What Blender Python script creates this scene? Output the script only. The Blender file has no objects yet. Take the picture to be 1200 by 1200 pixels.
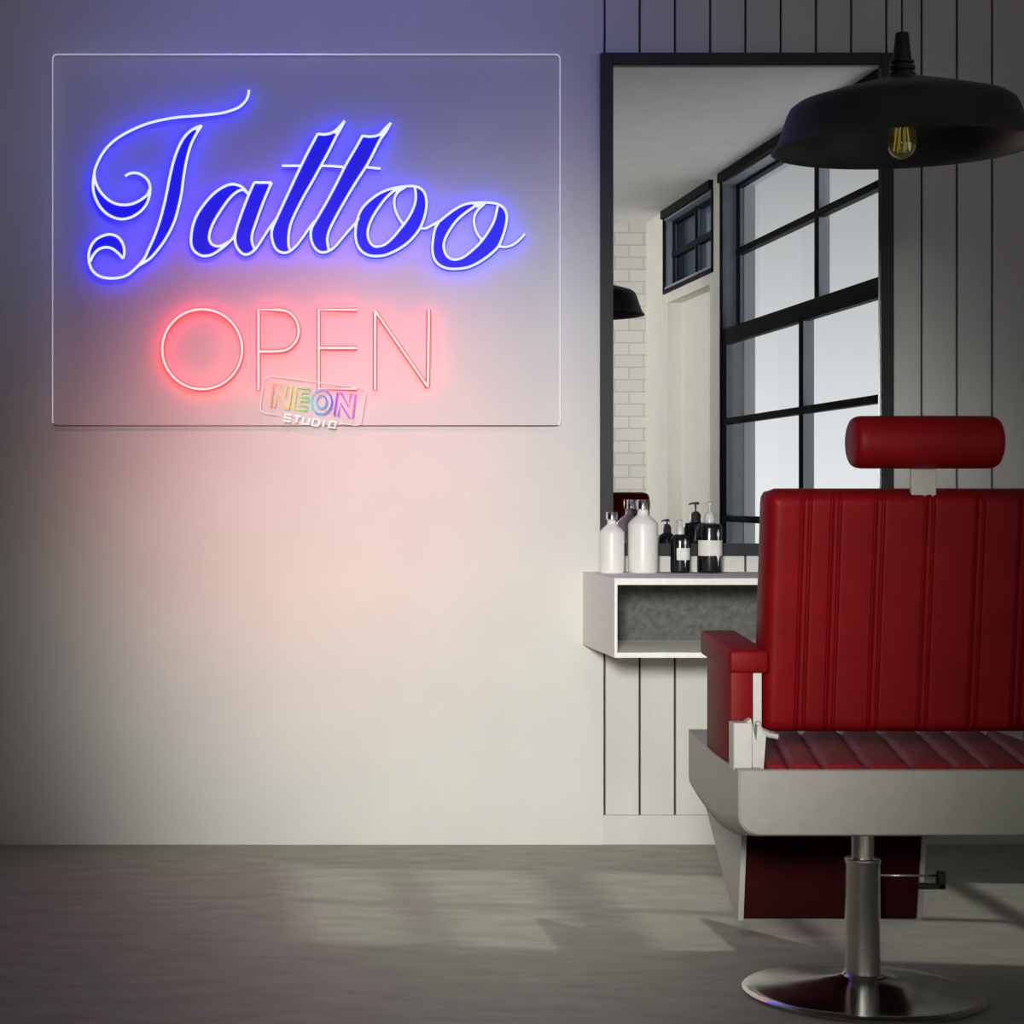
import bpy, bmesh, math, random
from mathutils import Vector, Matrix
random.seed(7)
sc = bpy.context.scene
C = sc.collection
# ------------------------------------------------------------------ camera, light, exposure
F = 2350.0; VX, VY = 268.0, 581.0; H = 1.15; D = 6.61      # focal length in pixels, vanishing point, eye height, distance to wall
cam = bpy.data.cameras.new('camera'); camo = bpy.data.objects.new('camera', cam); C.objects.link(camo)
camo.location = (0, -D, H); camo.rotation_euler = (math.pi/2, 0, 0)
cam.sensor_width = 36.0; cam.lens = 36.0*F/1200; cam.shift_x = (600-VX)/1200; cam.shift_y = -(600-VY)/1200
cam.clip_end = 200
sc.camera = camo
sc.view_settings.view_transform = 'Standard'; sc.view_settings.look = 'None'
sc.view_settings.exposure = 0.0; sc.view_settings.gamma = 1.0; sc.view_settings.use_curve_mapping = False
sc.cycles.use_denoising = True
sc.cycles.max_bounces = 10; sc.cycles.diffuse_bounces = 4; sc.cycles.transparent_max_bounces = 16
sc.cycles.sample_clamp_indirect = 4.0
sc.cycles.caustics_reflective = False; sc.cycles.caustics_refractive = False

w = bpy.data.worlds.new('world'); sc.world = w; w.use_nodes = True
nt = w.node_tree; nt.nodes.clear()
tc = nt.nodes.new('ShaderNodeTexCoord'); sep = nt.nodes.new('ShaderNodeSeparateXYZ')
cr = nt.nodes.new('ShaderNodeValToRGB'); bg = nt.nodes.new('ShaderNodeBackground'); wo = nt.nodes.new('ShaderNodeOutputWorld')
nt.links.new(tc.outputs['Generated'], sep.inputs[0]); nt.links.new(sep.outputs['Z'], cr.inputs[0])
e = cr.color_ramp.elements
e[0].position = 0.0; e[0].color = (.98, .99, 1.0, 1)
e[1].position = 0.5; e[1].color = (.07, .072, .075, 1)
m_ = cr.color_ramp.elements.new(0.05); m_.color = (.84, .85, .86, 1)
m_ = cr.color_ramp.elements.new(0.17); m_.color = (.38, .385, .39, 1)
bg.inputs[1].default_value = 1.0
nt.links.new(cr.outputs[0], bg.inputs[0]); nt.links.new(bg.outputs[0], wo.inputs[0])

def light(kind, name, loc, target, energy, color, **k):
    l = bpy.data.lights.new(name, kind); l.energy = energy; l.color = color
    for a, v in k.items(): setattr(l, a, v)
    o = bpy.data.objects.new(name, l); C.objects.link(o); o.location = loc
    o.rotation_euler = (Vector(target)-Vector(loc)).to_track_quat('-Z', 'Y').to_euler()
    return o
SUN_DIR = Vector((-1.0, .14, -.99))
light('SUN', 'sun', (12, -3, 12), Vector((12, -3, 12))+SUN_DIR, 3.5, (1, .97, .88), angle=math.radians(1.6))
# fill lights added out of view for wall, chair, floor and far end
light('SPOT', 'wall_fill', (-.2, -6.3, 1.65), (1.0, 0, .66), 1260, (1, .995, .925), spot_size=math.radians(32), spot_blend=1.0, shadow_soft_size=.30)  # added for the bright patch on the back wall
light('SPOT', 'chair_fill', (-.2, -6.4, 3.0), (1.15, -2.2, .85), 22, (1, .97, .90), spot_size=math.radians(26), spot_blend=1.0, shadow_soft_size=.25)  # unseen fill added to brighten the chair
light('SPOT', 'floor_fill', (.9, -3.4, 3.1), (.80, -.50, 0), 62, (1, .98, .88), spot_size=math.radians(34), spot_blend=1.0, shadow_soft_size=.20)  # unseen fill added to lift the middle of the floor
light('SPOT', 'blue_glow_fill', (.2, -3.0, 3.15), (.40, 0, 2.45), 150, (.22, .24, 1), spot_size=math.radians(52), spot_blend=1.0, shadow_soft_size=.25)  # added; stands in for the sign's wide blue glow
light('SPOT', 'red_glow_fill', (.1, -3.4, 3.0), (.25, 0, 1.33), 250, (1, .15, .13), spot_size=math.radians(28), spot_blend=1.0, shadow_soft_size=.25)  # added; stands in for the sign's wide red glow
light('AREA', 'far_end_fill', (-2.3, -4.9, 1.9), (3.0, -8.4, 1.9), 38, (1, .98, .95), size=1.2, spread=math.radians(50))  # added fill for the far walls seen in the mirror
light('SPOT', 'ceiling_fill', (1.5, -6.6, .25), (2.0, -5.4, 3.2), 52, (1, .99, .97), spot_size=math.radians(72), spot_blend=1.0, shadow_soft_size=.2)  # unseen fill added to brighten the mirrored ceiling

# ------------------------------------------------------------------ helpers
def P(px, py, Z):
    return Vector(((px-VX)*Z/F, Z-D, H-(py-VY)*Z/F))
def X(px, Z): return (px-VX)*Z/F
def ZZ(py, Z): return H-(py-VY)*Z/F

def mat(name, col, rough=.5, metal=0.0, noise=0.0, nscale=20, bump=0.0, bscale=60, coat=0.0, stretch=None, spec=.5):
    m = bpy.data.materials.new(name); m.use_nodes = True
    n = m.node_tree.nodes; L = m.node_tree.links; b = n['Principled BSDF']
    b.inputs['Base Color'].default_value = (*col, 1); b.inputs['Roughness'].default_value = rough
    b.inputs['Metallic'].default_value = metal; b.inputs['Coat Weight'].default_value = coat
    b.inputs['Specular IOR Level'].default_value = spec
    if noise or bump:
        t = n.new('ShaderNodeTexCoord'); mp = n.new('ShaderNodeMapping')
        if stretch: mp.inputs['Scale'].default_value = stretch
        L.new(t.outputs['Object'], mp.inputs[0])
    if noise:
        x = n.new('ShaderNodeTexNoise'); x.inputs['Scale'].default_value = nscale; x.inputs['Detail'].default_value = 6
        L.new(mp.outputs[0], x.inputs['Vector'])
        r = n.new('ShaderNodeValToRGB')
        r.color_ramp.elements[0].position = .3; r.color_ramp.elements[1].position = .7
        r.color_ramp.elements[0].color = (*[c*(1-noise) for c in col], 1)
        r.color_ramp.elements[1].color = (*[min(1, c*(1+noise)) for c in col], 1)
        L.new(x.outputs['Fac'], r.inputs[0]); L.new(r.outputs[0], b.inputs['Base Color'])
    if bump:
        x = n.new('ShaderNodeTexNoise'); x.inputs['Scale'].default_value = bscale; x.inputs['Detail'].default_value = 4
        L.new(mp.outputs[0], x.inputs['Vector'])
        bp = n.new('ShaderNodeBump'); bp.inputs['Strength'].default_value = bump; bp.inputs['Distance'].default_value = .005
        L.new(x.outputs['Fac'], bp.inputs['Height']); L.new(bp.outputs[0], b.inputs['Normal'])
    return m
def emis(name, col, s):
    m = bpy.data.materials.new(name); m.use_nodes = True; n = m.node_tree.nodes; n.clear()
    e = n.new('ShaderNodeEmission'); o = n.new('ShaderNodeOutputMaterial')
    e.inputs[0].default_value = (*col, 1); e.inputs[1].default_value = s
    m.node_tree.links.new(e.outputs[0], o.inputs[0]); return m
def clear(name, tint, haze_col, haze, gloss, rough=.03):
    m = bpy.data.materials.new(name); m.use_nodes = True; n = m.node_tree.nodes; n.clear(); L = m.node_tree.links
    t = n.new('ShaderNodeBsdfTransparent'); t.inputs[0].default_value = (*tint, 1)
    d = n.new('ShaderNodeBsdfDiffuse'); d.inputs[0].default_value = (*haze_col, 1)
    g = n.new('ShaderNodeBsdfGlossy'); g.inputs['Roughness'].default_value = rough
    m1 = n.new('ShaderNodeMixShader'); m1.inputs[0].default_value = haze
    m2 = n.new('ShaderNodeMixShader'); m2.inputs[0].default_value = gloss
    o = n.new('ShaderNodeOutputMaterial')
    L.new(t.outputs[0], m1.inputs[1]); L.new(d.outputs[0], m1.inputs[2])
    L.new(m1.outputs[0], m2.inputs[1]); L.new(g.outputs[0], m2.inputs[2]); L.new(m2.outputs[0], o.inputs[0]); return m

def link(name, bm, m, parent=None, smooth=False, loc=None):
    bmesh.ops.recalc_face_normals(bm, faces=bm.faces)
    me = bpy.data.meshes.new(name); bm.to_mesh(me); bm.free()
    for mm in (m if isinstance(m, (list, tuple)) else [m]): me.materials.append(mm)
    if smooth:
        for p in me.polygons: p.use_smooth = True
        if smooth is not True:
            me.set_sharp_from_angle(angle=math.radians(smooth))
    o = bpy.data.objects.new(name, me); C.objects.link(o)
    if parent:
        base = parent
        off = Vector((0, 0, 0))
        while base: off += base.location; base = base.parent
        me.transform(Matrix.Translation(-off)); o.parent = parent
    return o
def tag(o, label=None, cat=None, group=None, kind=None):
    if label: o['label'] = label
    if cat: o['category'] = cat
    if group: o['group'] = group
    if kind: o['kind'] = kind
    return o
def empty(name, loc, label, cat, group=None):
    o = bpy.data.objects.new(name, None); C.objects.link(o); o.location = loc; o.empty_display_size = .1
    return tag(o, label, cat, group)
def box(bm, a, b, bev=0, seg=2):
    x0, x1 = sorted((a[0], b[0])); y0, y1 = sorted((a[1], b[1])); z0, z1 = sorted((a[2], b[2]))
    v = [bm.verts.new(p) for p in ((x0,y0,z0),(x1,y0,z0),(x1,y1,z0),(x0,y1,z0),(x0,y0,z1),(x1,y0,z1),(x1,y1,z1),(x0,y1,z1))]
    f = [bm.faces.new([v[i] for i in q]) for q in ((3,2,1,0),(4,5,6,7),(0,1,5,4),(1,2,6,5),(2,3,7,6),(3,0,4,7))]
    if bev:
        ed = list({e for q in f for e in q.edges})
        bmesh.ops.bevel(bm, geom=ed, offset=bev, segments=seg, affect='EDGES', profile=.5)
def bx(*args, bev=0, seg=2):
    bm = bmesh.new()
    for a, b in args: box(bm, a, b, bev, seg)
    return bm
def hexa(bm, p, bev=0, seg=2):           # eight free corners, bottom ring then top ring
    v = [bm.verts.new(q) for q in p]
    f = [bm.faces.new([v[i] for i in q]) for q in ((3,2,1,0),(4,5,6,7),(0,1,5,4),(1,2,6,5),(2,3,7,6),(3,0,4,7))]
    if bev:
        ed = list({e for q in f for e in q.edges})
        bmesh.ops.bevel(bm, geom=ed, offset=bev, segments=seg, affect='EDGES', profile=.5)
def lathe(bm, prof, cx, cy, n=48, closed=False):
    rings = []
    for r, z in prof:
        if r < 1e-6: rings.append([bm.verts.new((cx, cy, z))])
        else: rings.append([bm.verts.new((cx+r*math.cos(2*math.pi*i/n), cy+r*math.sin(2*math.pi*i/n), z)) for i in range(n)])
    for a, b in zip(rings, rings[1:]):
        for i in range(n):
            j = (i+1) % n
            if len(a) == 1 and len(b) == 1: continue
            if len(a) == 1: bm.faces.new((a[0], b[i], b[j]))
            elif len(b) == 1: bm.faces.new((a[i], a[j], b[0]))
            else: bm.faces.new((a[i], a[j], b[j], b[i]))
def tube(bm, pts, r, n=8, closed=False, caps=True):
    pts = [Vector(p) for p in pts]; N = len(pts); rings = []
    up = Vector((0, 1, 0))
    for i, p in enumerate(pts):
        a = pts[(i-1) % N] if (i > 0 or closed) else p
        b = pts[(i+1) % N] if (i < N-1 or closed) else p
        t = (b-a).normalized()
        s = t.cross(up)
        if s.length < 1e-4: s = t.cross(Vector((1, 0, 0)))
        s.normalize(); u = s.cross(t).normalized()
        rings.append([bm.verts.new(p + s*(r*math.cos(2*math.pi*k/n)) + u*(r*math.sin(2*math.pi*k/n))) for k in range(n)])
    rng = range(N if closed else N-1)
    for i in rng:
        a, b = rings[i], rings[(i+1) % N]
        for k in range(n): bm.faces.new((a[k], a[(k+1) % n], b[(k+1) % n], b[k]))
    if not closed and caps:
        for ring, sgn in ((rings[0], -1), (rings[-1], 1)):
            bm.faces.new(ring if sgn > 0 else ring[::-1])
def catmull(pts, seg=5):
    out = []; n = len(pts)
    for i in range(n-1):
        p0 = pts[max(i-1, 0)]; p1 = pts[i]; p2 = pts[i+1]; p3 = pts[min(i+2, n-1)]
        for k in range(seg):
            t = k/seg
            out.append(tuple(.5*((2*b)+(-a+c)*t+(2*a-5*b+4*c-d)*t*t+(-a+3*b-3*c+d)*t**3) for a, b, c, d in zip(p0, p1, p2, p3)))
    out.append(pts[-1]); return out

# ------------------------------------------------------------------ materials
M = {}
M['plaster'] = mat('plaster', (.74, .73, .70), .75, noise=.03, nscale=3, bump=.08, bscale=90)
M['board'] = mat('painted_board', (.69, .685, .66), .6, noise=.04, nscale=14, bump=.06, bscale=60, stretch=(1, 1, .2))
M['groove'] = mat('groove_shadow_gap', (.05, .045, .04), .9)
M['ceiling'] = mat('ceiling_paint', (.82, .82, .82), .9, noise=.04, nscale=5, bump=.1, bscale=150)
M['floor'] = mat('concrete_floor', (.32, .317, .255), .6, noise=.15, nscale=9, bump=.15, bscale=80, stretch=(.7, 1.6, 1))
M['rightwall'] = mat('wall_paint', (.66, .64, .58), .8, noise=.03, nscale=4)
M['reveal'] = mat('slate_reveal', (.20, .24, .285), .55, noise=.08, nscale=12)
M['steel'] = mat('black_window_steel', (.007, .0075, .009), .7, spec=.15)
M['outer'] = mat('outer_reveal_grey', (.50, .52, .56), .7)
M['frame'] = mat('mirror_frame_paint', (.016, .016, .019), .4)
M['mirror'] = mat('mirror_glass', (.90, .91, .92), .0, metal=1.0)
M['glass'] = clear('window_glass', (.97, .98, .98), (.8, .8, .8), 0.0, .04)
M['dimglass'] = clear('light_dimming_glass', (.60, .61, .62), (.8, .8, .8), 0.0, .04)  # for the unseen window; tint added to cut its sky light
M['tinted'] = clear('tinted_window_glass', (.42, .47, .53), (.8, .8, .8), 0.0, .05)
M['web'] = mat('skylit_bar_web', (.42, .46, .50), .6)  # bar sides as lit by the sky, put into the colour
M['shelf'] = mat('shelf_concrete_white', (.87, .865, .83), .75, noise=.05, nscale=60, bump=.08, bscale=120)
M['shelfback'] = mat('shelf_back_grey', (.13, .127, .12), .8, noise=.3, nscale=45, bump=.1, bscale=120)
M['leather'] = mat('red_leather', (.135, .0015, .003), .5, noise=.12, nscale=10, bump=.10, bscale=400, spec=.12)
M['leather_seat'] = mat('red_leather_seat', (.22, .014, .018), .6, noise=.15, nscale=60, bump=.15, bscale=400, spec=.2)
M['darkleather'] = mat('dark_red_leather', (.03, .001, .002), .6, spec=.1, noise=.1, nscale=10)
M['shell'] = mat('grey_enamel', (.29, .283, .258), .45, noise=.05, nscale=40, coat=.1)
M['plate'] = mat('pale_steel', (.48, .47, .45), .5, metal=.3, noise=.05, nscale=30)
M['chrome'] = mat('chrome', (.66, .65, .61), .24, metal=1.0, noise=.04, nscale=8)
M['blackplastic'] = mat('black_plastic', (.008, .008, .009), .35)
M['discchrome'] = mat('foot_disc_chrome', (.50, .49, .47), .16, metal=1.0)
M['lampout'] = mat('black_lamp_enamel', (.006, .0065, .007), .42, spec=.35)
M['lampin'] = mat('lamp_inner_enamel', (.018, .018, .019), .5)
M['bottlewhite'] = mat('white_bottle', (.84, .835, .81), .35, noise=.03, nscale=70, coat=.2)
M['bottleblack'] = mat('black_bottle', (.006, .006, .007), .22, coat=.3)
M['cap'] = mat('silver_cap', (.72, .70, .69), .14, metal=1.0)
M['pump'] = mat('pump_white', (.62, .62, .61), .28)
M['label'] = mat('paper_label', (.78, .76, .72), .6)
M['labelglint'] = mat('label_glint', (.90, .90, .90), .5)  # white star highlight painted over the label
M['acrylic'] = clear('clear_acrylic', (1, 1, 1), (.85, .84, .86), .06, .0, .1)
M['acryledge'] = clear('acrylic_lit_edge', (.9, .9, .9), (.95, .95, .97), .8, .1, .2)
_n = M['acryledge'].node_tree; _e = _n.nodes.new('ShaderNodeEmission'); _e.inputs[0].default_value = (.9, .9, 1, 1); _e.inputs[1].default_value = .22  # glow added so the edge looks lit by the tubes
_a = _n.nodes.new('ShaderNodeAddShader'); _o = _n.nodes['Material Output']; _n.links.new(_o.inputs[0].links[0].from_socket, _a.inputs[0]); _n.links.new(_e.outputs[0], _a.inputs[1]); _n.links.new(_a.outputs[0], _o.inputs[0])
M['loweredge'] = mat('acrylic_edge_shade', (.10, .05, .045), .4)  # shade along the bottom edge, put into a dark colour
M['bluefill'] = clear('blue_glow_sheet', (.30, .30, 1), (.09, .085, .46), .7, .0)  # blue glow between the tubes, put into an added sheet
M['bulbglass'] = clear('amber_bulb_glass', (.93, .86, .58), (.75, .68, .25), .14, .16, .05)
M['filament'] = emis('filament', (.8, .65, .18), .28)
M['brass'] = mat('brass', (.55, .42, .18), .3, metal=1.0)
M['blue'] = emis('blue_neon', (.006, .004, 1), 6.8)
M['bluecore'] = emis('blue_neon_core', (.86, .91, 1), .98)
M['red'] = emis('red_neon', (1, .012, .016), 5.8)
M['redcore'] = emis('red_neon_core', (1, .87, .86), .98)

def brick():
    m = bpy.data.materials.new('white_brick'); m.use_nodes = True; n = m.node_tree.nodes; L = m.node_tree.links; b = n['Principled BSDF']
    t = n.new('ShaderNodeTexCoord'); mp = n.new('ShaderNodeMapping'); mp.inputs['Rotation'].default_value = (math.pi/2, 0, 0)
    br = n.new('ShaderNodeTexBrick'); br.inputs['Color1'].default_value = (.62, .60, .57, 1); br.inputs['Color2'].default_value = (.57, .55, .52, 1)
    br.inputs['Mortar'].default_value = (.44, .43, .41, 1); br.inputs['Scale'].default_value = 1
    br.inputs['Brick Width'].default_value = .215; br.inputs['Row Height'].default_value = .092; br.inputs['Mortar Size'].default_value = .006
    L.new(t.outputs['Object'], mp.inputs[0]); L.new(mp.outputs[0], br.inputs['Vector']); L.new(br.outputs['Color'], b.inputs['Base Color'])
    b.inputs['Roughness'].default_value = .7; return m
M['brick'] = brick()

# ------------------------------------------------------------------ room
XW, XO = 3.14, 3.35; XL = -2.6; YF = -8.48; HC = 3.2
PX = D/F
def struct(name, bm, m, parent=None, smooth=False):
    o = link(name, bm, m, parent, smooth)
    if not parent: tag(o, kind='structure')
    return o
struct('floor', bx(((XL-.2, YF-.2, -.12), (XO, .22, 0))), M['floor'])
struct('ceiling', bx(((XL-.2, YF-.2, HC), (XO, .22, HC+.15))), M['ceiling'])
gx0 = X(708.5, D); pitch = 41.3*PX; gw = .0075; zb = ZZ(955, D)
struct('wall_back', bx(((XL-.2, 0, 0), (gx0-gw/2, .22, HC))), M['plaster'])
o = struct('trim_1', bx(((gx0-gw/2, .012, 0), (XW, .22, HC))), M['groove']); o['label'] = 'dark backing behind the board panelling'
bm = bmesh.new(); x = gx0+gw/2
while x < XW-.005:
    x1 = min(x+pitch-gw, XW); box(bm, (x, 0, zb), (x1, .012, HC), .0012, 1); x = x1+gw
struct('trim_2', bm, M['board'])
struct('baseboard_back', bx(((gx0-gw/2, -.001, 0), (XW, .012, zb-.001)), bev=.0012, seg=1), M['board'])
M['darkwall'] = mat('bounce_cut_wall', (.06, .06, .065), .8, noise=.05, nscale=4)  # dark tone given to unseen walls to cut bounced light
struct('wall_left', bx(((XL-.2, YF, 0), (XL, 0, HC))), M['darkwall'])
struct('wall_front', bx(((2.2, YF-.2, 0), (XO, YF, HC))), M['brick'])
struct('wall_front_left', bx(((XL-.2, YF-.2, 0), (2.2, YF, HC))), M['darkwall'])
# right wall with its openings (y0, y1, z0, z1)
W1 = (-6.18, -2.95, .40, 3.14); W2 = (-1.93, -.72, .40, 3.14); W3 = (-7.86, -6.40, 2.63, 3.14); DN = (-7.75, -6.49, 0, 2.53)
ops = [W1, W2, W3, DN]
ys = sorted({YF, 0.0} | {v for q in ops for v in q[:2]}); zs = sorted({0.0, HC} | {v for q in ops for v in q[2:]})
bm = bmesh.new()
for y0, y1 in zip(ys, ys[1:]):
    run = None
    for z0, z1 in zip(zs, zs[1:]):
        cy, cz = (y0+y1)/2, (z0+z1)/2
        hole = any(q[0] < cy < q[1] and q[2] < cz < q[3] for q in ops)
        if hole:
            if run: box(bm, (XW, y0, run[0]), (XO, y1, run[1])); run = None
        else: run = (run[0], z1) if run else (z0, z1)
    if run: box(bm, (XW, y0, run[0]), (XO, y1, run[1]))
struct('wall_right', bm, M['rightwall'])
struct('door_1', bx(((XW+.105, DN[0], 0), (XW+.15, DN[1], DN[3]))), M['rightwall'])
def window(name, W, mull, rails, beam, xlow, xhigh, glass='glass'):
    y0, y1, z0, z1 = W
    bm = bmesh.new(); t = .004            # lining of the opening
    box(bm, (XW-.002, y0, z0), (XO, y0+.012, z1)); box(bm, (XW-.002, y1-.012, z0), (XO, y1, z1))
    box(bm, (XW-.002, y0, z0), (XO, y1, z0+.02)); box(bm, (XW-.002, y0, z1-.012), (XO, y1, z1))
    root = struct(name, bm, M['reveal'])
    bm = bmesh.new(); xo = XW+.14
    box(bm, (xo, y0+.012, z0+.02), (XO, y0+.016, z1-.012)); box(bm, (xo, y1-.016, z0+.02), (XO, y1-.012, z1-.012)); box(bm, (xo, y0+.016, z1-.016), (XO, y1-.016, z1-.012))
    link('outer_reveal', bm, M['outer'], root)
    bm = bmesh.new(); f = .05
    spans = [(z0+.02, beam[0], xlow), (beam[1], z1-.012, xhigh)] if beam else [(z0+.02, z1-.012, xlow)]
    for za, zc, xx in spans:
        box(bm, (xx, y0+.012, za), (xx+.012, y0+.012+f, zc)); box(bm, (xx, y1-.012-f, za), (xx+.045, y1-.012, zc))
        box(bm, (xx, y0+.012, za), (xx+.045, y1-.012, za+.02)); box(bm, (xx, y0+.012, zc-.02), (xx+.045, y1-.012, zc))
    if beam: box(bm, (xlow, y0+.012, beam[0]), (xlow+.05, y1-.012, beam[1])); box(bm, (xlow+.05, y0+.012, beam[0]+.03), (xhigh+.045, y1-.012, beam[1]))
    link('window_frame', bm, M['steel'], root)
    bm = bmesh.new()
    for y in mull:
        for za, zc, xx in spans: box(bm, (xx-.002, y-.02, za), (xx+.012, y+.02, zc))
    for z in rails:
        xx = xlow if (not beam or z < beam[0]) else xhigh
        box(bm, (xx-.004, y0+.012, z-.020), (xx+.045, y1-.012, z+.020))
    link('glazing_bar', bm, M['steel'], root)
    bm = bmesh.new()
    for y in mull:
        for za, zc, xx in spans: box(bm, (xx+.012, y-.017, za+.001), (xx+.072, y+.017, zc-.001))
    o = link('glazing_web', bm, M['web'], root); o['label'] = 'pale web of the upright bars, window light in its colour'
    bm = bmesh.new()
    for za, zc, xx in spans: box(bm, (xx+.020, y0+.05, za+.02), (xx+.023, y1-.05, zc-.02))
    link('pane', bm, M[glass], root)
    # black edge angle on the room side
    return root
window('window_1', W1, [-4.44], [1.006, 1.62, 2.70], (2.13, 2.21), XW+.004, XW+.09)
window('window_2', W2, [-1.34], [1.006, 1.62, 2.70], (2.13, 2.21), XW+.004, XW+.09, 'dimglass')
window('window_3', W3, [-7.13], [2.885], None, XW+.055, XW+.055, 'tinted')
def border(name, W, t=.03):
    y0, y1, z0, z1 = W; bm = bmesh.new()
    box(bm, (XW-.012, y0-t*.2, z0-t), (XW+.002, y0+t*.6, z1)); box(bm, (XW-.012, y1-t*.6, z0-t), (XW+.002, y1+t*.2, z1))
    box(bm, (XW-.012, y0, z0-t), (XW+.002, y1, z0)); box(bm, (XW-.03, y0, z1), (XW+.002, y1, HC-.002))
    struct(name, bm, M['steel'])
border('trim_3', W1); border('trim_4', W2); border('trim_5', W3)

# ------------------------------------------------------------------ mirror
def zw(py): return ZZ(py, D)
def xw(px): return X(px, D-.02)
mx0, mx1, mi0, mi1 = xw(704), xw(1047), xw(718.5), xw(1032.5)
mz1, mz0, mj1, mj0 = ZZ(62, D-.02), ZZ(651, D-.02), ZZ(77, D-.02), ZZ(637, D-.02)
root = empty('wall_mirror', ((mx0+mx1)/2, 0, mz0), 'tall rectangular mirror in a dark frame hung on the white board panelling', 'mirror')
bm = bmesh.new()
box(bm, (mx0, -.026, mz0), (mi0, -.001, mz1), .0015, 1); box(bm, (mi1, -.026, mz0), (mx1, -.001, mz1), .0015, 1)
box(bm, (mi0, -.026, mj1), (mi1, -.001, mz1), .0015, 1); box(bm, (mi0, -.026, mz0), (mi1, -.001, mj0), .0015, 1)
link('mirror_frame', bm, M['frame'], root)
link('mirror_glass', bx(((mi0-.004, -.008, mj0-.004), (mi1+.004, -.003, mj1+.004))), M['mirror'], root)

# ------------------------------------------------------------------ wall shelf
sd = D-6.07; sx0 = X(720, 6.07); sx1 = 2*(mx0+mx1)/2-sx0; sz1 = .90; sz0 = ZZ(771, 6.07); t = .020
root = empty('wall_shelf', ((sx0+sx1)/2, 0, sz0), 'white open box shelf mounted on the wall under the mirror', 'shelf')
bm = bmesh.new()
box(bm, (sx0, -sd, sz1-t), (sx1, -.001, sz1), .001, 1)
link('top_panel', bm, M['shelf'], root)
link('bottom_panel', bx(((sx0, -sd, sz0), (sx1, -.001, sz0+t*.8)), bev=.001, seg=1), M['shelf'], root)
link('side_panel', bx(((sx0, -sd, sz0+t*.8), (sx0+.009, -.001, sz1-t))), M['shelf'], root)
link('side_panel', bx(((sx1-.009, -sd, sz0+t*.8), (sx1, -.001, sz1-t))), M['shelf'], root)
o = link('back_panel', bx(((sx0+.009, -.02, sz0+t*.8), (sx1-.009, -.001, sz1-t))), M['shelfback'], root); o['label'] = 'dark grey back panel inside the shelf'

# ------------------------------------------------------------------ bottles
BZ = 6.505; by = BZ-D; s = BZ/F
def patch(bm, cx, cy, r, th0, z0, z1, hw, n=14):
    rows = []
    for i in range(n+1):
        z = z0+(z1-z0)*i/n; a = hw(i/n)
        rows.append([bm.verts.new((cx+r*math.sin(th0+a*(k/6)), cy-r*math.cos(th0+a*(k/6)), z)) for k in range(-6, 7)])
    for a, b in zip(rows, rows[1:]):
        for k in range(12): bm.faces.new((a[k], a[k+1], b[k+1], b[k]))
def white_bottle(px, top, wpx, sh0, neck, capb, label):
    cx = X(px, BZ); z0 = sz1; R = wpx*s/2
    zf = lambda y: ZZ(y, BZ)
    root = empty('bottle', (cx, by, z0), label, 'bottle', 'toiletry bottles on the shelf')
    bm = bmesh.new(); nr = R*.36
    lathe(bm, [(0, z0), (R*.9, z0), (R*.98, z0+.004), (R, z0+.010), (R, zf(sh0)), (R*.96, zf(sh0-2)), (R*.70, zf((sh0+neck)/2-1)), (nr*1.15, zf(neck+1)), (nr, zf(neck-1)), (nr, zf(capb-1)), (0, zf(capb-1))], cx, by)
    link('body', bm, M['bottlewhite'], root, 50)
    bm = bmesh.new(); cr_ = nr*1.32
    lathe(bm, [(0, zf(capb)), (cr_*.75, zf(capb)), (cr_, zf(capb-1.5)), (cr_, zf(top+1.5)), (cr_*.9, zf(top)), (0, zf(top))], cx, by, 32)
    link('cap', bm, M['cap'], root, 40)
white_bottle(717, 600, 29, 625, 614, 610, 'small white bottle with silver cap, left end of the shelf')
white_bottle(753.5, 585.5, 35, 615, 603, 598, 'tall white bottle with silver cap beside the smaller white bottle')
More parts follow.
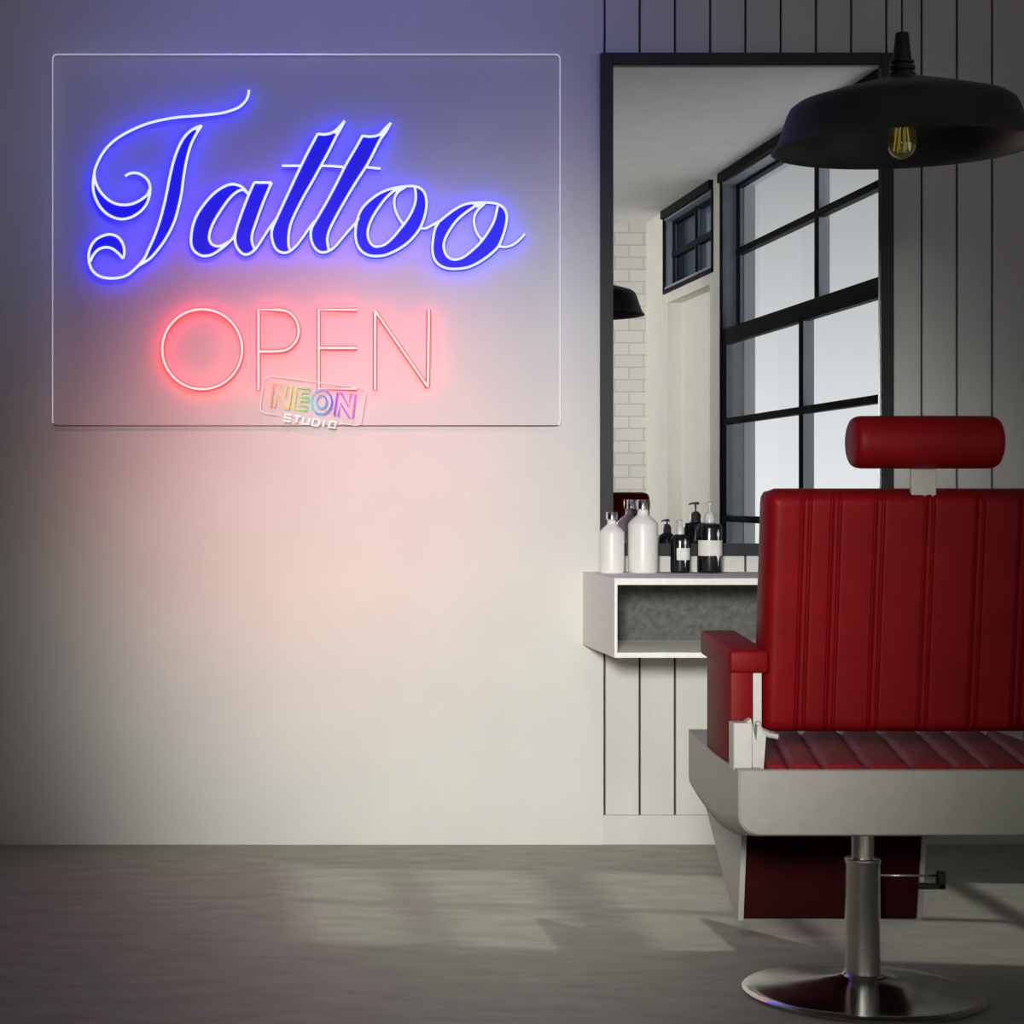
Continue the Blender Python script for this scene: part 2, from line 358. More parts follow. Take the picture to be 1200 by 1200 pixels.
def pump_bottle(px, top, wpx, sh0, neck, collb, colt, lab, glint, label):
    cx = X(px, BZ); z0 = sz1; R = wpx*s/2; zf = lambda y: ZZ(y, BZ)
    root = empty('pump_bottle', (cx, by, z0), label, 'bottle', 'toiletry bottles on the shelf')
    bm = bmesh.new(); nr = R*.46
    lathe(bm, [(0, z0), (R*.9, z0), (R*.98, z0+.003), (R, z0+.008), (R, zf(sh0)), (R*.97, zf(sh0-2)), (R*.85, zf(sh0-5)), (nr*1.2, zf(neck+1)), (nr, zf(neck)), (0, zf(neck))], cx, by)
    link('body', bm, M['bottleblack'], root, 50)
    bm = bmesh.new()
    lathe(bm, [(0, zf(neck)), (nr*.95, zf(neck)), (nr*.95, zf(colt+4)), (nr*.62, zf(colt+1)), (nr*.5, zf(colt)), (0, zf(colt))], cx, by, 32)
    link('collar', bm, M['pump'], root, 40)
    bm = bmesh.new()
    lathe(bm, [(0, zf(colt)), (.0028, zf(colt)), (.0028, zf(top+3)), (0, zf(top+3))], cx, by, 12)
    lathe(bm, [(0, zf(top+3.2)), (nr*.62, zf(top+3)), (nr*.66, zf(top+.8)), (nr*.4, zf(top)), (0, zf(top))], cx, by, 24)
    tube(bm, [(cx, by, zf(top+1.8)), (cx-nr*.7, by-.006, zf(top+1.5)), (cx-nr*1.1, by-.012, zf(top+3))], .0026, 8)
    link('pump_head', bm, M['pump'], root, 40)
    bm = bmesh.new(); (l0, l1, ly0, ly1) = lab
    a0 = math.asin(max(-1, (X(l0, BZ)-cx)/R)); a1 = math.asin(min(1, (X(l1, BZ)-cx)/R))
    patch(bm, cx, by, R+.0006, (a0+a1)/2, zf(ly1), zf(ly0), lambda v: (a1-a0)/2)
    lb = link('label', bm, M['label'], root, True); lb['label'] = 'blank white paper label'
    bm = bmesh.new(); m0, m1, my0, my1, mc = glint
    am = math.asin(max(-1, min(1, (X(mc, BZ)-cx)/R)))
    hw = lambda v: max(.02, (.30*math.exp(-((v-.42)/.16)**2)+.16*math.exp(-((v-.88)/.08)**2)+.05)*(1-v**8)*min(1, v*5))
    patch(bm, cx, by, R+.0011, am, zf(my1), zf(my0), hw, 22)
    link('glint', bm, M['labelglint'], lb, True)
pump_bottle(797, 609, 22.5, 634, 626, 626, 615, (791, 807.4, 642, 656), (797, 804, 631, 664, 800.5), 'small black pump bottle with a white label, beside the tall white bottle')
pump_bottle(831.5, 588.5, 28.5, 619, 612.5, 612.5, 600, (817.6, 845, 633, 651), (834, 844, 620, 663, 838.5), 'large black pump bottle with a white label band, right end of the bottle row')

# ------------------------------------------------------------------ neon sign
SZ = D-.034
PZ = D-.024
root = empty('neon_sign', (X(358, PZ), 0, ZZ(500, PZ)), 'clear acrylic wall sign with glowing blue script Tattoo above red OPEN', 'neon sign')
def rrect(x0, x1, z0, z1, r, n=6):
    out = []
    for cx, cz, a in ((x1-r, z1-r, 0), (x0+r, z1-r, 90), (x0+r, z0+r, 180), (x1-r, z0+r, 270)):
        for i in range(n+1):
            t = math.radians(a+90*i/n); out.append((cx+r*math.cos(t), cz+r*math.sin(t)))
    return out
px0, px1, pz0, pz1 = X(61, PZ), X(657, PZ), ZZ(499.5, PZ), ZZ(63, PZ); y_p = PZ-D
bm = bmesh.new(); out = rrect(px0+.0035, px1-.0035, pz0+.0035, pz1-.0035, .014)
a = [bm.verts.new((x, y_p, z)) for x, z in out]; bm.faces.new(a)
link('acrylic_panel', bm, M['acrylic'], root)
bm = bmesh.new(); o1 = rrect(px0, px1, pz0, pz1, .017); o2 = rrect(px0+.0036, px1-.0036, pz0+.0036, pz1-.0036, .014)
R_ = [[bm.verts.new((x, y, z)) for x, z in o] for o, y in ((o1, y_p-.0025), (o2, y_p-.0025), (o2, y_p+.0025), (o1, y_p+.0025))]
bm2 = bmesh.new(); R2 = [[bm2.verts.new(v.co) for v in r] for r in R_]; NO = len(o1)
for q in range(4):
    for bmx, RR, dark in ((bm, R_, False), (bm2, R2, True)):
        A, B = RR[q], RR[(q+1) % 4]
        for i in range(NO):
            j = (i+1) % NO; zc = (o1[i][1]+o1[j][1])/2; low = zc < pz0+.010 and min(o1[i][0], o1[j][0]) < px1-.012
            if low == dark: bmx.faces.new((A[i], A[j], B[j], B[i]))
for bmx in (bm, bm2): bmesh.ops.delete(bmx, geom=[v for v in bmx.verts if not v.link_faces], context='VERTS')
o = link('lower_edge', bm2, M['loweredge'], root); o['label'] = 'lower edge of the acrylic, shade put into its brown colour'
link('lit_edge', bm, M['acryledge'], root)

def strokes(name, lst, origin, sc_, kind, label, cw=1.62):
    """lst: strokes in crop pixels; every stroke is a run of neon tube"""
    bb, bc = bmesh.new(), bmesh.new()
    for st in lst:
        sm, pts = st
        pts = catmull(pts, 4) if sm else pts
        pp = [(origin[0]+a*sc_, origin[1]+b*sc_) for a, b in pts]
        tube(bb, [P(u, v, SZ) for u, v in pp], (2.6 if kind == 'red' else 2.3)*PX, 8)
        tube(bc, [P(u, v, SZ)+Vector((0, -.0040, 0)) for u, v in pp], cw*PX, 8)
    b = link(name, bb, M[kind], root, True); b['label'] = label
    link('tube_core', bc, M[kind+'core'], b, True)
    return b
A_ = ((95, 95), .175); B_ = ((95, 200), .13333); C_ = ((215, 195), .10833); D_ = ((310, 130), .15); E_ = ((405, 205), .091667); F_ = ((495, 225), .10833); G_ = ((170, 340), .3)
def cv(pts, src): return [((x*src[1]+src[0][0]), (y*src[1]+src[0][1])) for x, y in pts]
T = []
T.append((1, cv([(1122,62),(1122,85),(1105,130),(1060,175),(1000,200),(930,218),(800,232),(660,243),(560,258),(450,285),(350,325),(250,380),(180,440),(130,510),(95,590),(90,640)], A_)
          + cv([(135,120),(170,185),(230,250),(300,290),(380,303),(460,290),(530,255),(580,215),(602,180)], B_)))
T.append((1, cv([(118,20),(108,90),(108,170),(130,250),(180,335),(250,395),(340,427),(430,415),(510,370),(570,305),(600,230),(608,150),(590,90),(550,50),(500,25),(450,22),(410,35),(390,52)], B_)))
T.append((1, cv([(118,40),(122,80),(121,120)], B_))); T.append((1, cv([(598,170),(590,215)], B_)))
T.append((1, cv([(808,300),(760,318),(710,355),(665,420),(625,520),(595,640)], A_)+cv([(755,184),(730,300),(690,450),(640,590),(590,700),(560,765),(500,840)], B_)))
T.append((1, cv([(808,300),(775,350),(735,430),(705,540),(685,660)], A_)+cv([(885,190),(860,310),(820,450),(750,590),(680,690),(610,770),(550,810),(500,840),(440,895),(380,930),(280,948),(180,935),(110,890),(75,820),(68,740),(90,660),(140,600),(210,568),(270,562),(330,590),(370,650),(382,720),(370,775)], B_)))
T.append((1, cv([(370,775),(330,730),(280,690),(225,675),(160,690),(110,740),(82,800)], B_)))
T.append((1, cv([(790,318),(772,335)], A_))); T.append((0, cv([(575,790),(530,822)], B_)))
a1 = [(1, cv([(705,305),(645,235),(590,205),(520,195),(440,220),(340,285),(240,390),(150,520),(100,650),(82,780),(90,870),(130,930),(190,965),(240,970),(310,955),(390,905),(460,850),(530,780),(562,720)], C_)),
      (1, cv([(700,300),(640,255),(560,290),(480,370),(390,500),(320,620),(285,720),(280,790),(310,845),(370,865),(430,850),(490,815)], C_)),
      (1, cv([(765,175),(705,310),(650,450),(590,620),(560,730),(558,810),(580,880),(630,940),(685,955),(740,930),(790,880),(850,790),(920,680),(1000,570)], C_)),
      (0, cv([(765,175),(955,178)], C_)),
      (1, cv([(955,178),(900,300),(840,450),(780,620),(745,730),(740,810),(765,890)], C_)),
      (0, cv([(950,180),(930,215)], C_)), (0, cv([(400,885),(450,850)], C_)), (0, cv([(540,770),(555,800)], C_))]
t1 = [(1, cv([(415,180),(350,300),(280,440),(200,610),(140,740),(90,850),(60,920),(55,980),(70,1045),(100,1090),(150,1110),(200,1095),(250,1050),(300,985),(345,920),(390,860)], D_)),
      (1, cv([(415,180),(470,185),(530,170),(580,130),(625,80)], D_)),
      (1, cv([(625,80),(600,130),(560,200),(500,320),(440,430),(380,540),(300,680),(230,820),(200,900),(188,980),(188,1050),(200,1088)], D_)),
      (0, cv([(545,175),(600,125)], D_)), (0, cv([(40,920),(75,880)], D_)), (0, cv([(135,430),(285,430)], D_))]
t2 = [(1, cv([(765,195),(700,310),(630,430),(560,570),(480,720),(410,840),(370,910),(360,970),(370,1030),(400,1080),(440,1105),(490,1100),(545,1065),(610,990),(670,920),(712,875),(735,835)], D_)),
      (1, cv([(765,195),(820,202),(890,190),(930,150),(985,95)], D_)),
      (1, cv([(985,95),(950,160),(900,230),(840,350),(790,440),(700,580),(600,750),(530,880),(500,950),(490,1010),(500,1085)], D_)),
      (0, cv([(900,195),(945,150)], D_)), (0, cv([(350,930),(375,890)], D_)),
      (0, cv([(440,430),(530,432),(615,440)], D_)), (0, cv([(790,440),(905,452)], D_))]
oo = [(1, cv([(140,590),(125,700),(125,800),(150,900),(210,985),(300,1030),(400,1040),(510,1025),(640,970),(780,880),(880,780),(950,680),(1000,560),(1030,430),(1030,310),(1000,220),(940,165),(860,145),(740,150),(620,170),(500,205),(380,270),(260,370),(190,460),(150,560),(135,640)], E_)),
      (1, cv([(640,185),(520,290),(420,420),(340,550),(290,680),(283,780),(310,860),(360,910),(420,915),(500,890),(590,815),(680,710),(760,610),(830,500),(880,380),(895,280),(885,165)], E_)),
      (1, cv([(760,160),(680,210),(630,280),(620,370),(640,470),(690,570),(735,630)], E_)),
      (0, cv([(600,200),(720,175)], E_)), (0, cv([(640,225),(700,190)], E_)), (0, cv([(735,615),(725,650)], E_)),
      (1, cv([(950,680),(1020,685),(1090,650),(1150,615),(1200,590)], E_))]
o2_ = [(1, cv([(100,362),(180,320),(240,270),(340,195),(430,145),(520,122),(640,115),(760,120),(840,145),(895,200),(912,280),(895,390),(860,500),(820,590),(740,670),(630,750),(510,810),(390,832),(270,828),(180,790),(125,720),(105,620),(115,500),(135,400),(165,345)], F_)),
       (1, cv([(590,140),(460,230),(370,310),(290,420),(240,520),(230,600),(255,680),(310,725),(370,730),(450,700),(550,620),(630,540),(710,430),(770,320),(800,210),(812,150)], F_)),
       (1, cv([(670,130),(595,200),(558,280),(562,370),(590,450),(635,510)], F_)),
       (0, cv([(550,140),(660,130)], F_)), (0, cv([(580,160),(620,145)], F_)), (0, cv([(135,360),(175,335)], F_)), (0, cv([(640,505),(630,530)], F_)),
       (1, cv([(825,590),(900,595),(970,575),(1040,525),(1105,455)], F_))]
Z0 = (0, 0)
FILL = {}
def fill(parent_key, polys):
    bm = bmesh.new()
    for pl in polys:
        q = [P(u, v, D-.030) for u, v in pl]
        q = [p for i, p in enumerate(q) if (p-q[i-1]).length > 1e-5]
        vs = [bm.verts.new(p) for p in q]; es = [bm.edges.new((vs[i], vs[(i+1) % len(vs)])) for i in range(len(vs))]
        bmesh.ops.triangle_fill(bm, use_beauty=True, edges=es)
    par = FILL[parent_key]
    o = link('letter_fill', bm, M['bluefill'], par); o['label'] = 'added blue sheet carrying the glow between the tubes'
FILL['T'] = strokes('letter_tube', T, Z0, 1, 'blue', 'blue outlined capital T with swash')
FILL['a1'] = strokes('letter_tube', a1, Z0, 1, 'blue', 'blue script letter a')
FILL['t1'] = strokes('letter_tube', t1, Z0, 1, 'blue', 'first blue script letter t')
FILL['t2'] = strokes('letter_tube', t2, Z0, 1, 'blue', 'second blue script letter t')
FILL['oo'] = strokes('letter_tube', oo, Z0, 1, 'blue', 'first blue script letter o')
FILL['o2_'] = strokes('letter_tube', o2_, Z0, 1, 'blue', 'last blue script letter o with a tail')
cc = lambda l: catmull(l, 4)[1:]
g_ = lambda L, i: L[i][1]
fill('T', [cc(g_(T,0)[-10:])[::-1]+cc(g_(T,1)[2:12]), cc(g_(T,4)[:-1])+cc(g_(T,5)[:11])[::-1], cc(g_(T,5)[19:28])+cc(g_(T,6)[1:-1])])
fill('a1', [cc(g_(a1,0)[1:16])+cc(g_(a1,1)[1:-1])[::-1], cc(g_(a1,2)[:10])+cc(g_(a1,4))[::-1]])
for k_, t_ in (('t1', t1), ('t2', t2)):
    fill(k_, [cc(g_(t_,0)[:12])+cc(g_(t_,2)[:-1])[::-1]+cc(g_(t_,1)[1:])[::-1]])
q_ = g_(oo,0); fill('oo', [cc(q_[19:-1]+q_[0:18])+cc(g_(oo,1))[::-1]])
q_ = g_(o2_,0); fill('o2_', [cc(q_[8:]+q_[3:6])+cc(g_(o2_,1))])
ring = [(223+156*math.cos(math.radians(k*6)), 231+156*math.sin(math.radians(k*6))) for k in range(61)]
strokes('letter_tube', [(0, cv(ring, G_))], Z0, 1, 'red', 'red letter O', 1.6)
strokes('letter_tube', [(0, cv([(443,390),(443,77),(520,77)], G_)), (1, cv([(520,77),(560,86),(590,118),(600,160),(590,198),(562,228),(520,239),(443,240)], G_))], Z0, 1, 'red', 'red letter P', 1.6)
strokes('letter_tube', [(0, cv([(828,77),(678,77),(678,385),(828,385)], G_)), (0, cv([(678,226),(828,226)], G_))], Z0, 1, 'red', 'red letter E', 1.6)
strokes('letter_tube', [(0, cv([(898,390),(898,85)], G_)), (0, cv([(898,80),(1104,378)], G_)), (0, cv([(1104,378),(1108,75)], G_))], Z0, 1, 'red', 'red letter N', 1.6)

# small rainbow badge on the lower edge of the panel
H_ = ((290, 430), .125); BY = D-.060
bm = bmesh.new()
def bpt(x, y): return P(H_[0][0]+x*.125, H_[0][1]+y*.125, BY)
outl = [(300,452),(160,432),(128,412),(122,370),(150,150),(170,100),(215,84),(1060,196),(1098,215),(1106,260),(1068,500),(1050,540),(1010,548),(870,528)]
tube(bm, [bpt(*p) for p in [outl[0]]+catmull(outl[1:6], 3)+[(230,85),(1040,193)]+catmull(outl[8:13], 3)+[outl[13]]], .55*PX, 6)
badge = link('badge', bm, emis('badge_outline_light', (1, .80, .76), .95), root, True); badge['label'] = 'small tilted badge outline with rainbow NEON and white STUDIO'
def outline_letter(name, loops, cols):
    m = bpy.data.materials.new('rainbow_'+name); m.use_nodes = True; n = m.node_tree.nodes; n.clear(); L = m.node_tree.links
    t_ = n.new('ShaderNodeTexCoord'); sp = n.new('ShaderNodeSeparateXYZ'); r = n.new('ShaderNodeValToRGB'); e_ = n.new('ShaderNodeEmission'); o_ = n.new('ShaderNodeOutputMaterial')
    L.new(t_.outputs['Generated'], sp.inputs[0]); L.new(sp.outputs['X'], r.inputs[0]); L.new(r.outputs[0], e_.inputs[0]); L.new(e_.outputs[0], o_.inputs[0])
    r.color_ramp.elements[0].color = (*cols[0], 1); r.color_ramp.elements[1].color = (*cols[1], 1); e_.inputs[1].default_value = 1.0
    bm = bmesh.new()
    for lp in loops: tube(bm, [bpt(*p) for p in lp], 1.0*PX, 6, closed=True)
    o = link('badge_letter', bm, m, badge, True); o['label'] = name
Nl = lambda dx, dy: [(x+dx, y+dy) for x, y in [(245,155),(285,160),(350,285),(370,175),(415,182),(385,392),(352,390),(278,262),(255,375),(218,368)]]
outline_letter('red to yellow letter N', [Nl(0, 0)], [(1, .35, .25), (1, .85, .12)])
outline_letter('yellow to green letter E', [[(462,190),(590,205),(584,242),(505,236),(500,275),(575,285),(570,320),(493,312),(487,355),(562,365),(556,408),(435,396)]], [(.75, .95, .15), (.12, .85, .35)])
el = lambda rx, ry: [(695+rx*math.cos(math.radians(k*15)+.12), 328+ry*math.sin(math.radians(k*15)+.12)) for k in range(24)]
outline_letter('cyan to blue letter O', [el(98, 114), el(48, 62)], [(.15, .8, .9), (.12, .18, .95)])
outline_letter('purple to pink letter N', [[(845,238),(880,242),(945,372),(970,252),(1012,258),(985,472),(950,470),(872,340),(850,462),(812,452)]], [(.30, .12, .95), (.95, .18, .85)])
mw = emis('badge_white', (1, .95, .92), 1.0)
bm = bmesh.new()
def slant(ch, i):
    x = 352+i*89; y = 442+i*14.2; w_ = 60; h_ = 60; k = -.22
    for pl in ch:
        tube(bm, [bpt(x+a*w_+k*b*h_, y+b*h_+a*w_*.155) for a, b in pl], 1.4*PX, 6)
glyph = {'S': [[(1,0),(0,0),(0,.5),(1,.5),(1,1),(0,1)]], 'T': [[(0,0),(1,0)],[(.5,0),(.5,1)]], 'U': [[(0,0),(0,1),(.9,1),(.9,0)]], 'D': [[(0,0),(.8,0),(1,.2),(1,.8),(.8,1),(0,1),(0,0)]],
         'I': [[(.4,0),(.4,1)]], 'O': [[(.05,0),(.95,0),(.95,.9),(.05,.9),(.05,0),(.2,0)]]}
for i, c in zip((0, .98, 1.98, 3, 3.88, 4.72), 'STUDIO'): slant(glyph[c], i)
o = link('badge_word', bm, mw, badge, True); o['label'] = 'white slanted word STUDIO'

# ------------------------------------------------------------------ barber chair
CX = 1.506
root = empty('barber_chair', (1.46, 4.62-D, 0), 'red leather barber chair with headrest, grey shell and chrome column, facing the mirror', 'barber chair')
def cushion(w, h, t, prof, nx, ny, rc, re, xs=None, front_prof=None):
    """upright padded slab centred on the origin: x wide, z high, y thick; prof(x, z) adds relief to both faces"""
    bm = bmesh.new(); xs = xs or [-w/2+w*i/nx for i in range(nx+1)]; nx = len(xs)-1
    zs_ = []
    for j in range(ny+1):
        v = j/ny; zs_.append(-h/2+h*(.5-.5*math.cos(math.pi*v))*.35+h*v*.65 - 0)
    zs_ = [-h/2+(z+h/2) for z in zs_]
    G = {}
    for sgn in (-1, 1):
        for j, z in enumerate(zs_):
            d = min(z+h/2, h/2-z); ins = rc-math.sqrt(max(0, rc*rc-(rc-min(d, rc))**2)) if d < rc else 0
            for i, x in enumerate(xs):
                k = (w/2-ins)/(w/2); xx = x*k
                dd = max(0, min(w/2-ins-abs(xx), d))
                eg = math.sqrt(max(0, 1-(1-min(dd/re, 1))**2))
                p = (front_prof or prof)(x, z) if sgn > 0 else prof(x, z)
                y = sgn*(t/2*(.30+.70*eg)+p*eg)
                G[sgn, i, j] = bm.verts.new((xx, y, z))
    n1, n2 = nx, ny
    for sgn in (-1, 1):
        for i in range(n1):
            for j in range(n2): bm.faces.new((G[sgn,i,j], G[sgn,i+1,j], G[sgn,i+1,j+1], G[sgn,i,j+1]))
    ringi = [(i, 0) for i in range(n1)]+[(n1, j) for j in range(n2)]+[(i, n2) for i in range(n1, 0, -1)]+[(0, j) for j in range(n2, 0, -1)]
    for a, b in zip(ringi, ringi[1:]+ringi[:1]):
        bm.faces.new((G[(-1,)+a], G[(-1,)+b], G[(1,)+b], G[(1,)+a]))
    return bm
# backrest: vertical panels parted by narrow double seams
bw = 2*.346; seams = [(px-1091)*4.3/F for px in (946, 981, 1032, 1091, 1150, 1201, 1236)]
def backprof(x, z):
    p = 0.0
    for s_ in seams:
        d = abs(x-s_); e1 = abs(d-.0085)
        p -= .0085*math.exp(-(e1/.0028)**2)              # the two grooves
        if d < .0085: p += .0042*(1-(d/.0085)**2)
    ds = sorted([-bw/2]+seams+[bw/2])
    for a, b in zip(ds, ds[1:]):
        if a <= x <= b: u = (x-a)/(b-a); p += .0022*(4*u*(1-u))**.6
    return p
xs = set(-bw/2+bw*i/40 for i in range(41))
for s_ in seams:
    for k in range(-11, 12): xs.add(s_+k*.0015)
for k in range(1, 9): xs.add(-bw/2+.003*k); xs.add(bw/2-.003*k)
xs = sorted(xs); xx_ = [xs[0]]
for v in xs[1:]:
    if v-xx_[-1] > .0009: xx_.append(v)
zt, zbk = 1.166, .634; hb = zt-zbk; thick = .105
def backset(bm, tilt=True):
    R = Matrix.Rotation(math.atan2(.06, hb), 4, 'X')    # top leans towards the viewer
    bmesh.ops.transform(bm, matrix=Matrix.Translation((CX, 4.33+thick/2-D, (zt+zbk)/2)) @ R, verts=bm.verts)
    return bm
link('backrest', backset(cushion(bw, hb, thick, backprof, 0, 36, .028, .026, xs=xx_)), M['leather'], root, True)
# headrest roll and its post
hx0, hx1 = X(1001, 4.29), X(1173, 4.29); hz = ZZ(518, 4.29); hr = 31*4.29/F; hy = 4.29+.02-D
bm = bmesh.new(); L_ = hx1-hx0
prof = [(0, 0), (hr*.80, .000), (hr*.90, .003), (hr*.97, .010), (hr, .020), (hr*1.01, L_/2), (hr, L_-.020), (hr*.97, L_-.010), (hr*.90, L_-.003), (hr*.80, L_), (0, L_)]
lathe(bm, prof, 0, 0, 48)
bmesh.ops.transform(bm, matrix=Matrix.Translation((hx0, hy, hz)) @ Matrix.Rotation(math.pi/2, 4, 'Y'), verts=bm.verts)
link('headrest', bm, M['leather'], root, 60)
link('headrest_post', bx(((X(1071, 4.3), hy+.004, zt-.05), (X(1100, 4.3), hy+.020, hz)), bev=.002), M['shell'], root)
# grey shell under the seat: lofted sections (Z, top, bottom)
secs = [(4.252, .566, .432), (4.256, .5685, .4285), (4.261, .569, .4275), (4.262, .569, .4272), (4.30, .569, .420), (4.388, .571, .407), (4.47, .575, .405), (4.556, .583, .415), (4.64, .592, .430), (4.712, .600, .447), (4.725, .600, .452)]
bm = bmesh.new(); sw = CX-1.081; rings = []
for k, (Z, zt_, zb_) in enumerate(secs):
    r = .045; hw = sw-(.004 if k in (0, len(secs)-1) else 0); pts = []
    pts += [(-hw, zt_), (-hw, (zt_+zb_+r)/2)]
    for i in range(7):
        a = math.radians(180+15*i); pts.append((-hw+r+r*math.cos(a), zb_+r+r*math.sin(a)))
    for i in range(7):
        a = math.radians(270+15*i); pts.append((hw-r+r*math.cos(a), zb_+r+r*math.sin(a)))
    pts += [(hw, (zt_+zb_+r)/2), (hw, zt_)]
    fl = .50 if Z > 4.261 else zt_
    pts += [(hw-.055, zt_), (hw-.058, fl), (-hw+.058, fl), (-hw+.055, zt_)]
    rings.append([bm.verts.new((CX+x, Z-D, z)) for x, z in pts])
for a, b in zip(rings, rings[1:]):
    for i in range(len(a)): j = (i+1) % len(a); bm.faces.new((a[i], a[j], b[j], b[i]))
bm.faces.new(rings[0]); bm.faces.new(rings[-1][::-1])
link('seat_shell', bm, M['shell'], root, 35)
# seat cushion, quilted in slanting channels
sl = 1.68-1.195; cs = [1.202, 1.272, 1.367, 1.462, 1.555, 1.625, 1.715, 1.80]
bm = bmesh.new(); x0, x1, Z0_, Z1_ = 1.150, 2*CX-1.150, 4.268, 4.86; nx, ny = 170, 24; G = []
def seat_z(x, Z):
    base = .562+.012*(Z-4.27)/.6; c = x-.20*(Z-4.3); p = 0
    for s_ in cs: p -= .010*math.exp(-((c-s_)/.005)**2)
    ds = [cs[0]-.09]+cs+[cs[-1]+.09]
    for a, b in zip(ds, ds[1:]):
        if a <= c <= b: u = (c-a)/(b-a); p += .008*(4*u*(1-u))**.5
    d = min(x-x0, x1-x, Z-Z0_, Z1_-Z); e_ = math.sqrt(max(0, 1-(1-min(d/.02, 1))**2))
    return base-.03*(1-e_)+p*e_+.004
for j in range(ny+1):
    G.append([bm.verts.new((x0+(x1-x0)*i/nx, Z0_+(Z1_-Z0_)*j/ny-D, seat_z(x0+(x1-x0)*i/nx, Z0_+(Z1_-Z0_)*j/ny))) for i in range(nx+1)])
for j in range(ny):
    for i in range(nx): bm.faces.new((G[j][i], G[j][i+1], G[j+1][i+1], G[j+1][i]))
ring_ = [(0, i) for i in range(nx)]+[(j, nx) for j in range(ny)]+[(ny, i) for i in range(nx, 0, -1)]+[(j, 0) for j in range(ny, 0, -1)]
lo = {q: bm.verts.new((G[q[0]][q[1]].co.x, G[q[0]][q[1]].co.y, .50)) for q in ring_}
for a, b in zip(ring_, ring_[1:]+ring_[:1]): bm.faces.new((G[a[0]][a[1]], G[b[0]][b[1]], lo[b], lo[a]))
bm.faces.new([lo[q] for q in ring_])
link('seat', bm, M['leather_seat'], root, 60)
# armrests, left one as seen, right one mirrored
def mir(v, sgn): return v if sgn < 0 else Vector((2*CX-v[0], v[1], v[2]))
for sgn in (-1, 1):
    def q(*pts):
        return [mir(Vector(p), sgn) for p in pts]
    yn, yf = 4.328-D, 4.615-D; xl, xr = 1.081, 1.168; xl2 = X(820, 4.615)
    bm = bmesh.new()
    hexa(bm, q((xl, yn, .765), (xr, yn, .765), (xr, yf, .785), (xl2, yf, .785), (xl, yn, .8165), (xr, yn, .8165), (xr, yf, .842), (xl2, yf, .842)), .010, 3)
    arm = link('armrest', bm, M['leather'], root, 40)
    bm = bmesh.new()
    hexa(bm, q((1.0845, yn+.004, .560), (1.134, yn+.004, .560), (1.134, 4.55-D, .575), (1.0845, 4.55-D, .575), (1.0845, yn+.004, .770), (1.134, yn+.004, .770), (1.134, 4.55-D, .790), (1.0845, 4.55-D, .790)), .004, 2)
    link('arm_support', bm, M['leather'], root, 40)
    bm = bmesh.new()                                   # recline hinge: post, clamp plate, slanting strip and foot
    box(bm, *q((X(884, 4.32), 4.335-D, ZZ(858, 4.32)), (X(895, 4.32), 4.35-D, ZZ(789, 4.32))), .001, 1)
    box(bm, *q((X(859, 4.29), 4.285-D, ZZ(903, 4.29)), (X(881, 4.29), 4.326-D, ZZ(847, 4.29))), .0015, 1)
    yy0, yy1 = 4.290-D, 4.315-D
    hexa(bm, q(*[(X(a, 4.29), y, ZZ(b, 4.29)) for a, b, y in ((883, 903, yy0), (894, 903, yy0), (894, 903, yy1), (883, 903, yy1), (875, 846, yy0), (880, 842, yy0), (880, 842, yy1), (875, 846, yy1))]))
    hexa(bm, q(*[(X(a, 4.29), y, ZZ(b, 4.29)) for a, b, y in ((884, 903, yy0+.002), (895, 903, yy0+.002), (895, 903, yy1), (884, 903, yy1), (888, 850, yy0+.002), (898, 862, yy0+.002), (898, 862, yy1), (888, 850, yy1))]))
    tube(bm, q(*[(X(a, 4.31), 4.32-D, ZZ(b, 4.31)) for a, b in ((889, 846), (893, 857), (902, 862), (913, 864))]), .006, 8)
    link('hinge_bracket', bm, M['plate'], root, 30)
# calf rest hanging at the front
cz0, cz1 = ZZ(1077, 4.91), .42; y0 = 4.91-D
kx0t, kx1t, kx0b, kx1b = X(877, 4.91), X(1083, 4.91), X(871, 4.91), X(1074, 4.91)
bm = bmesh.new()
hexa(bm, [(kx0b, y0, cz0), (kx1b, y0, cz0), (kx1b, y0+.03, cz0), (kx0b, y0+.03, cz0), (kx0t, y0, cz1), (kx1t, y0, cz1), (kx1t, y0+.10, cz1), (kx0t, y0+.10, cz1)], .003, 1)
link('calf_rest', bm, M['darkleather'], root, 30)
for xt, xb, dx in ((kx0t, kx0b, -.014), (kx1t, kx1b, .012)):
    bm = bmesh.new()
    hexa(bm, [(xb+dx, y0-.004, cz0-.004), (xb, y0-.004, cz0-.004), (xb, y0+.035, cz0-.004), (xb+dx, y0+.035, cz0-.004),
              (xt+dx, y0-.004, cz1), (xt, y0-.004, cz1), (xt, y0+.50, cz1), (xt+dx, y0+.50, cz1)], .001, 1)
    link('calf_rest_plate', bm, M['plate'], root)
# column, foot disc and lever
cxx = X(1010.7, 4.62); cyy = 4.62-D
bm = bmesh.new(); lathe(bm, [(0, .30), (.0257, .30), (.0257, .43), (0, .43)], cxx, cyy, 40); link('piston', bm, M['chrome'], root, 40)
bm = bmesh.new(); zt_ = ZZ(1005, 4.62)
lathe(bm, [(0, .03), (.046, .03), (.048, .036), (.047, .046), (.0405, .052), (.0395, .06), (.0395, zt_-.012), (.041, zt_-.010), (.041, zt_-.002), (.038, zt_), (.027, zt_), (0, zt_)], cxx, cyy, 48)
link('column', bm, M['chrome'], root, 40)
bm = bmesh.new()
lathe(bm, [(0, 0), (.262, 0), (.268, .003), (.270, .008), (.264, .013), (.250, .016), (.18, .024), (.10, .034), (.055, .043), (.050, .046), (0, .046)], cxx, cyy, 96)
link('foot_disc', bm, M['discchrome'], root, 40)
bm = bmesh.new(); zl = ZZ(1026, 4.62)
tube(bm, [(cxx+.03, cyy, zl), (X(1108, 4.62), cyy, zl)], .0028, 8)
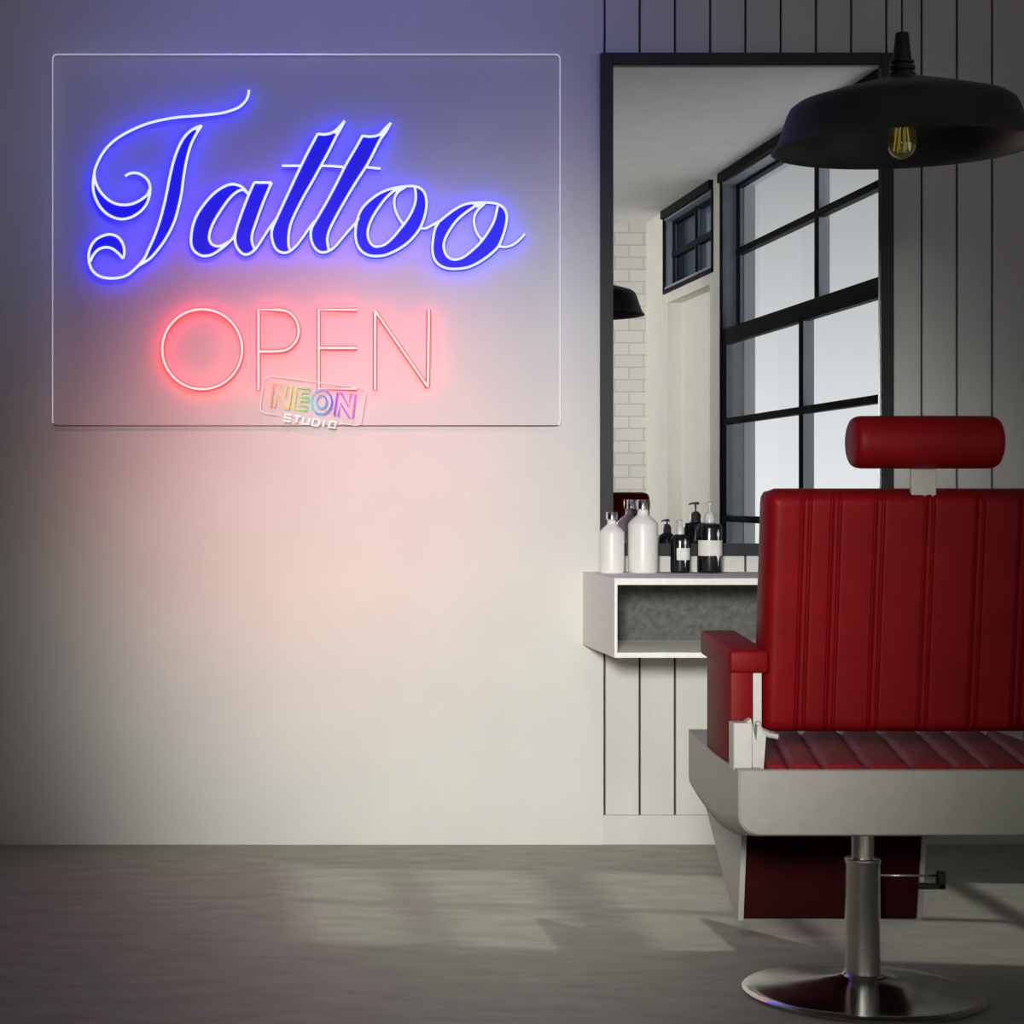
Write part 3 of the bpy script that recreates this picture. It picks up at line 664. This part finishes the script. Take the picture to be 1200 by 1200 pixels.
lv = link('height_lever', bm, M['chrome'], root, True)
bm = bmesh.new(); f = lambda a, b: (X(a, 4.60), cyy-.01, ZZ(b, 4.60)); g = lambda a, b: (X(a, 4.60), cyy+.01, ZZ(b, 4.60))
box(bm, f(1078, 1037), g(1110, 1043.5), .0015, 1); box(bm, f(1102, 1022.5), g(1110.5, 1043), .0015, 1)
o = link('lever_grip', bm, M['blackplastic'], lv, 30); o['label'] = 'black lever grip'

# ------------------------------------------------------------------ pendant lamp
LZ = 4.51; lx = X(1057, LZ); ly = LZ-D
root = empty('pendant_lamp', (lx, ly, HC), 'black enamel pendant lamp hanging from the ceiling above the barber chair', 'pendant lamp')
bm = bmesh.new()
outer = [(.285, 1.930), (.282, 1.934), (.274, 1.942), (.262, 1.975), (.251, 2.010), (.243, 2.026), (.228, 2.037), (.15, 2.060), (.08, 2.079), (.040, 2.089), (.027, 2.092)]
inner = [(.022, 2.086), (.078, 2.075), (.15, 2.056), (.226, 2.033), (.240, 2.022), (.248, 2.006), (.259, 1.971), (.270, 1.941), (.279, 1.932), (.285, 1.930)]
lathe(bm, outer, lx, ly, 96); link('lamp_shade', bm, M['lampout'], root, 50)
bm = bmesh.new(); lathe(bm, inner, lx, ly, 96); o = link('shade_lining', bm, M['lampin'], root, 50)
bm = bmesh.new(); zq = lambda y: ZZ(y, LZ); k = LZ/F
lathe(bm, [(0, 2.085), (.030, 2.088), (.0295, zq(86)), (.023, zq(85)), (.023, zq(83)), (.0285, zq(82)), (.0285, zq(78)), (.0225, zq(77)), (.0225, zq(75.5)), (.0265, zq(74.5)), (.0265, zq(72)), (.0205, zq(71)), (.015, zq(41)), (.0135, zq(38.5)), (0, zq(38))], lx, ly, 40)
link('socket_neck', bm, M['lampout'], root, 40)
bm = bmesh.new(); tube(bm, [(lx, ly, zq(39)), (lx, ly, HC-.02)], .0022, 8); link('cord', bm, M['blackplastic'], root, True)
bm = bmesh.new(); lathe(bm, [(0, HC-.03), (.045, HC-.028), (.05, HC-.02), (.05, HC), (0, HC)], lx, ly, 32); link('ceiling_rose', bm, M['lampout'], root, 40)
bm = bmesh.new(); zb_ = ZZ(186.5, LZ)
lathe(bm, [(0, zb_), (.010, zb_+.001), (.020, zb_+.006), (.028, zb_+.016), (.032, zb_+.030), (.0325, zb_+.044), (.029, zb_+.064), (.021, zb_+.088), (.015, zb_+.105), (.0135, zb_+.12), (0, zb_+.12)], lx, ly, 40)
bulb = link('bulb', bm, M['bulbglass'], root, True)
bm = bmesh.new()
for i in range(8):
    a = 2*math.pi*i/8+.2
    tube(bm, [(lx+.019*math.cos(a), ly+.019*math.sin(a), zb_+.018), (lx+.012*math.cos(a), ly+.012*math.sin(a), zb_+.070)], .0012, 6)
link('filament', bm, M['filament'], bulb, True)
bm = bmesh.new(); lathe(bm, [(0, zb_+.10), (.017, zb_+.10), (.018, 2.088), (0, 2.088)], lx, ly, 24); link('bulb_socket', bm, M['brass'], root, 40)
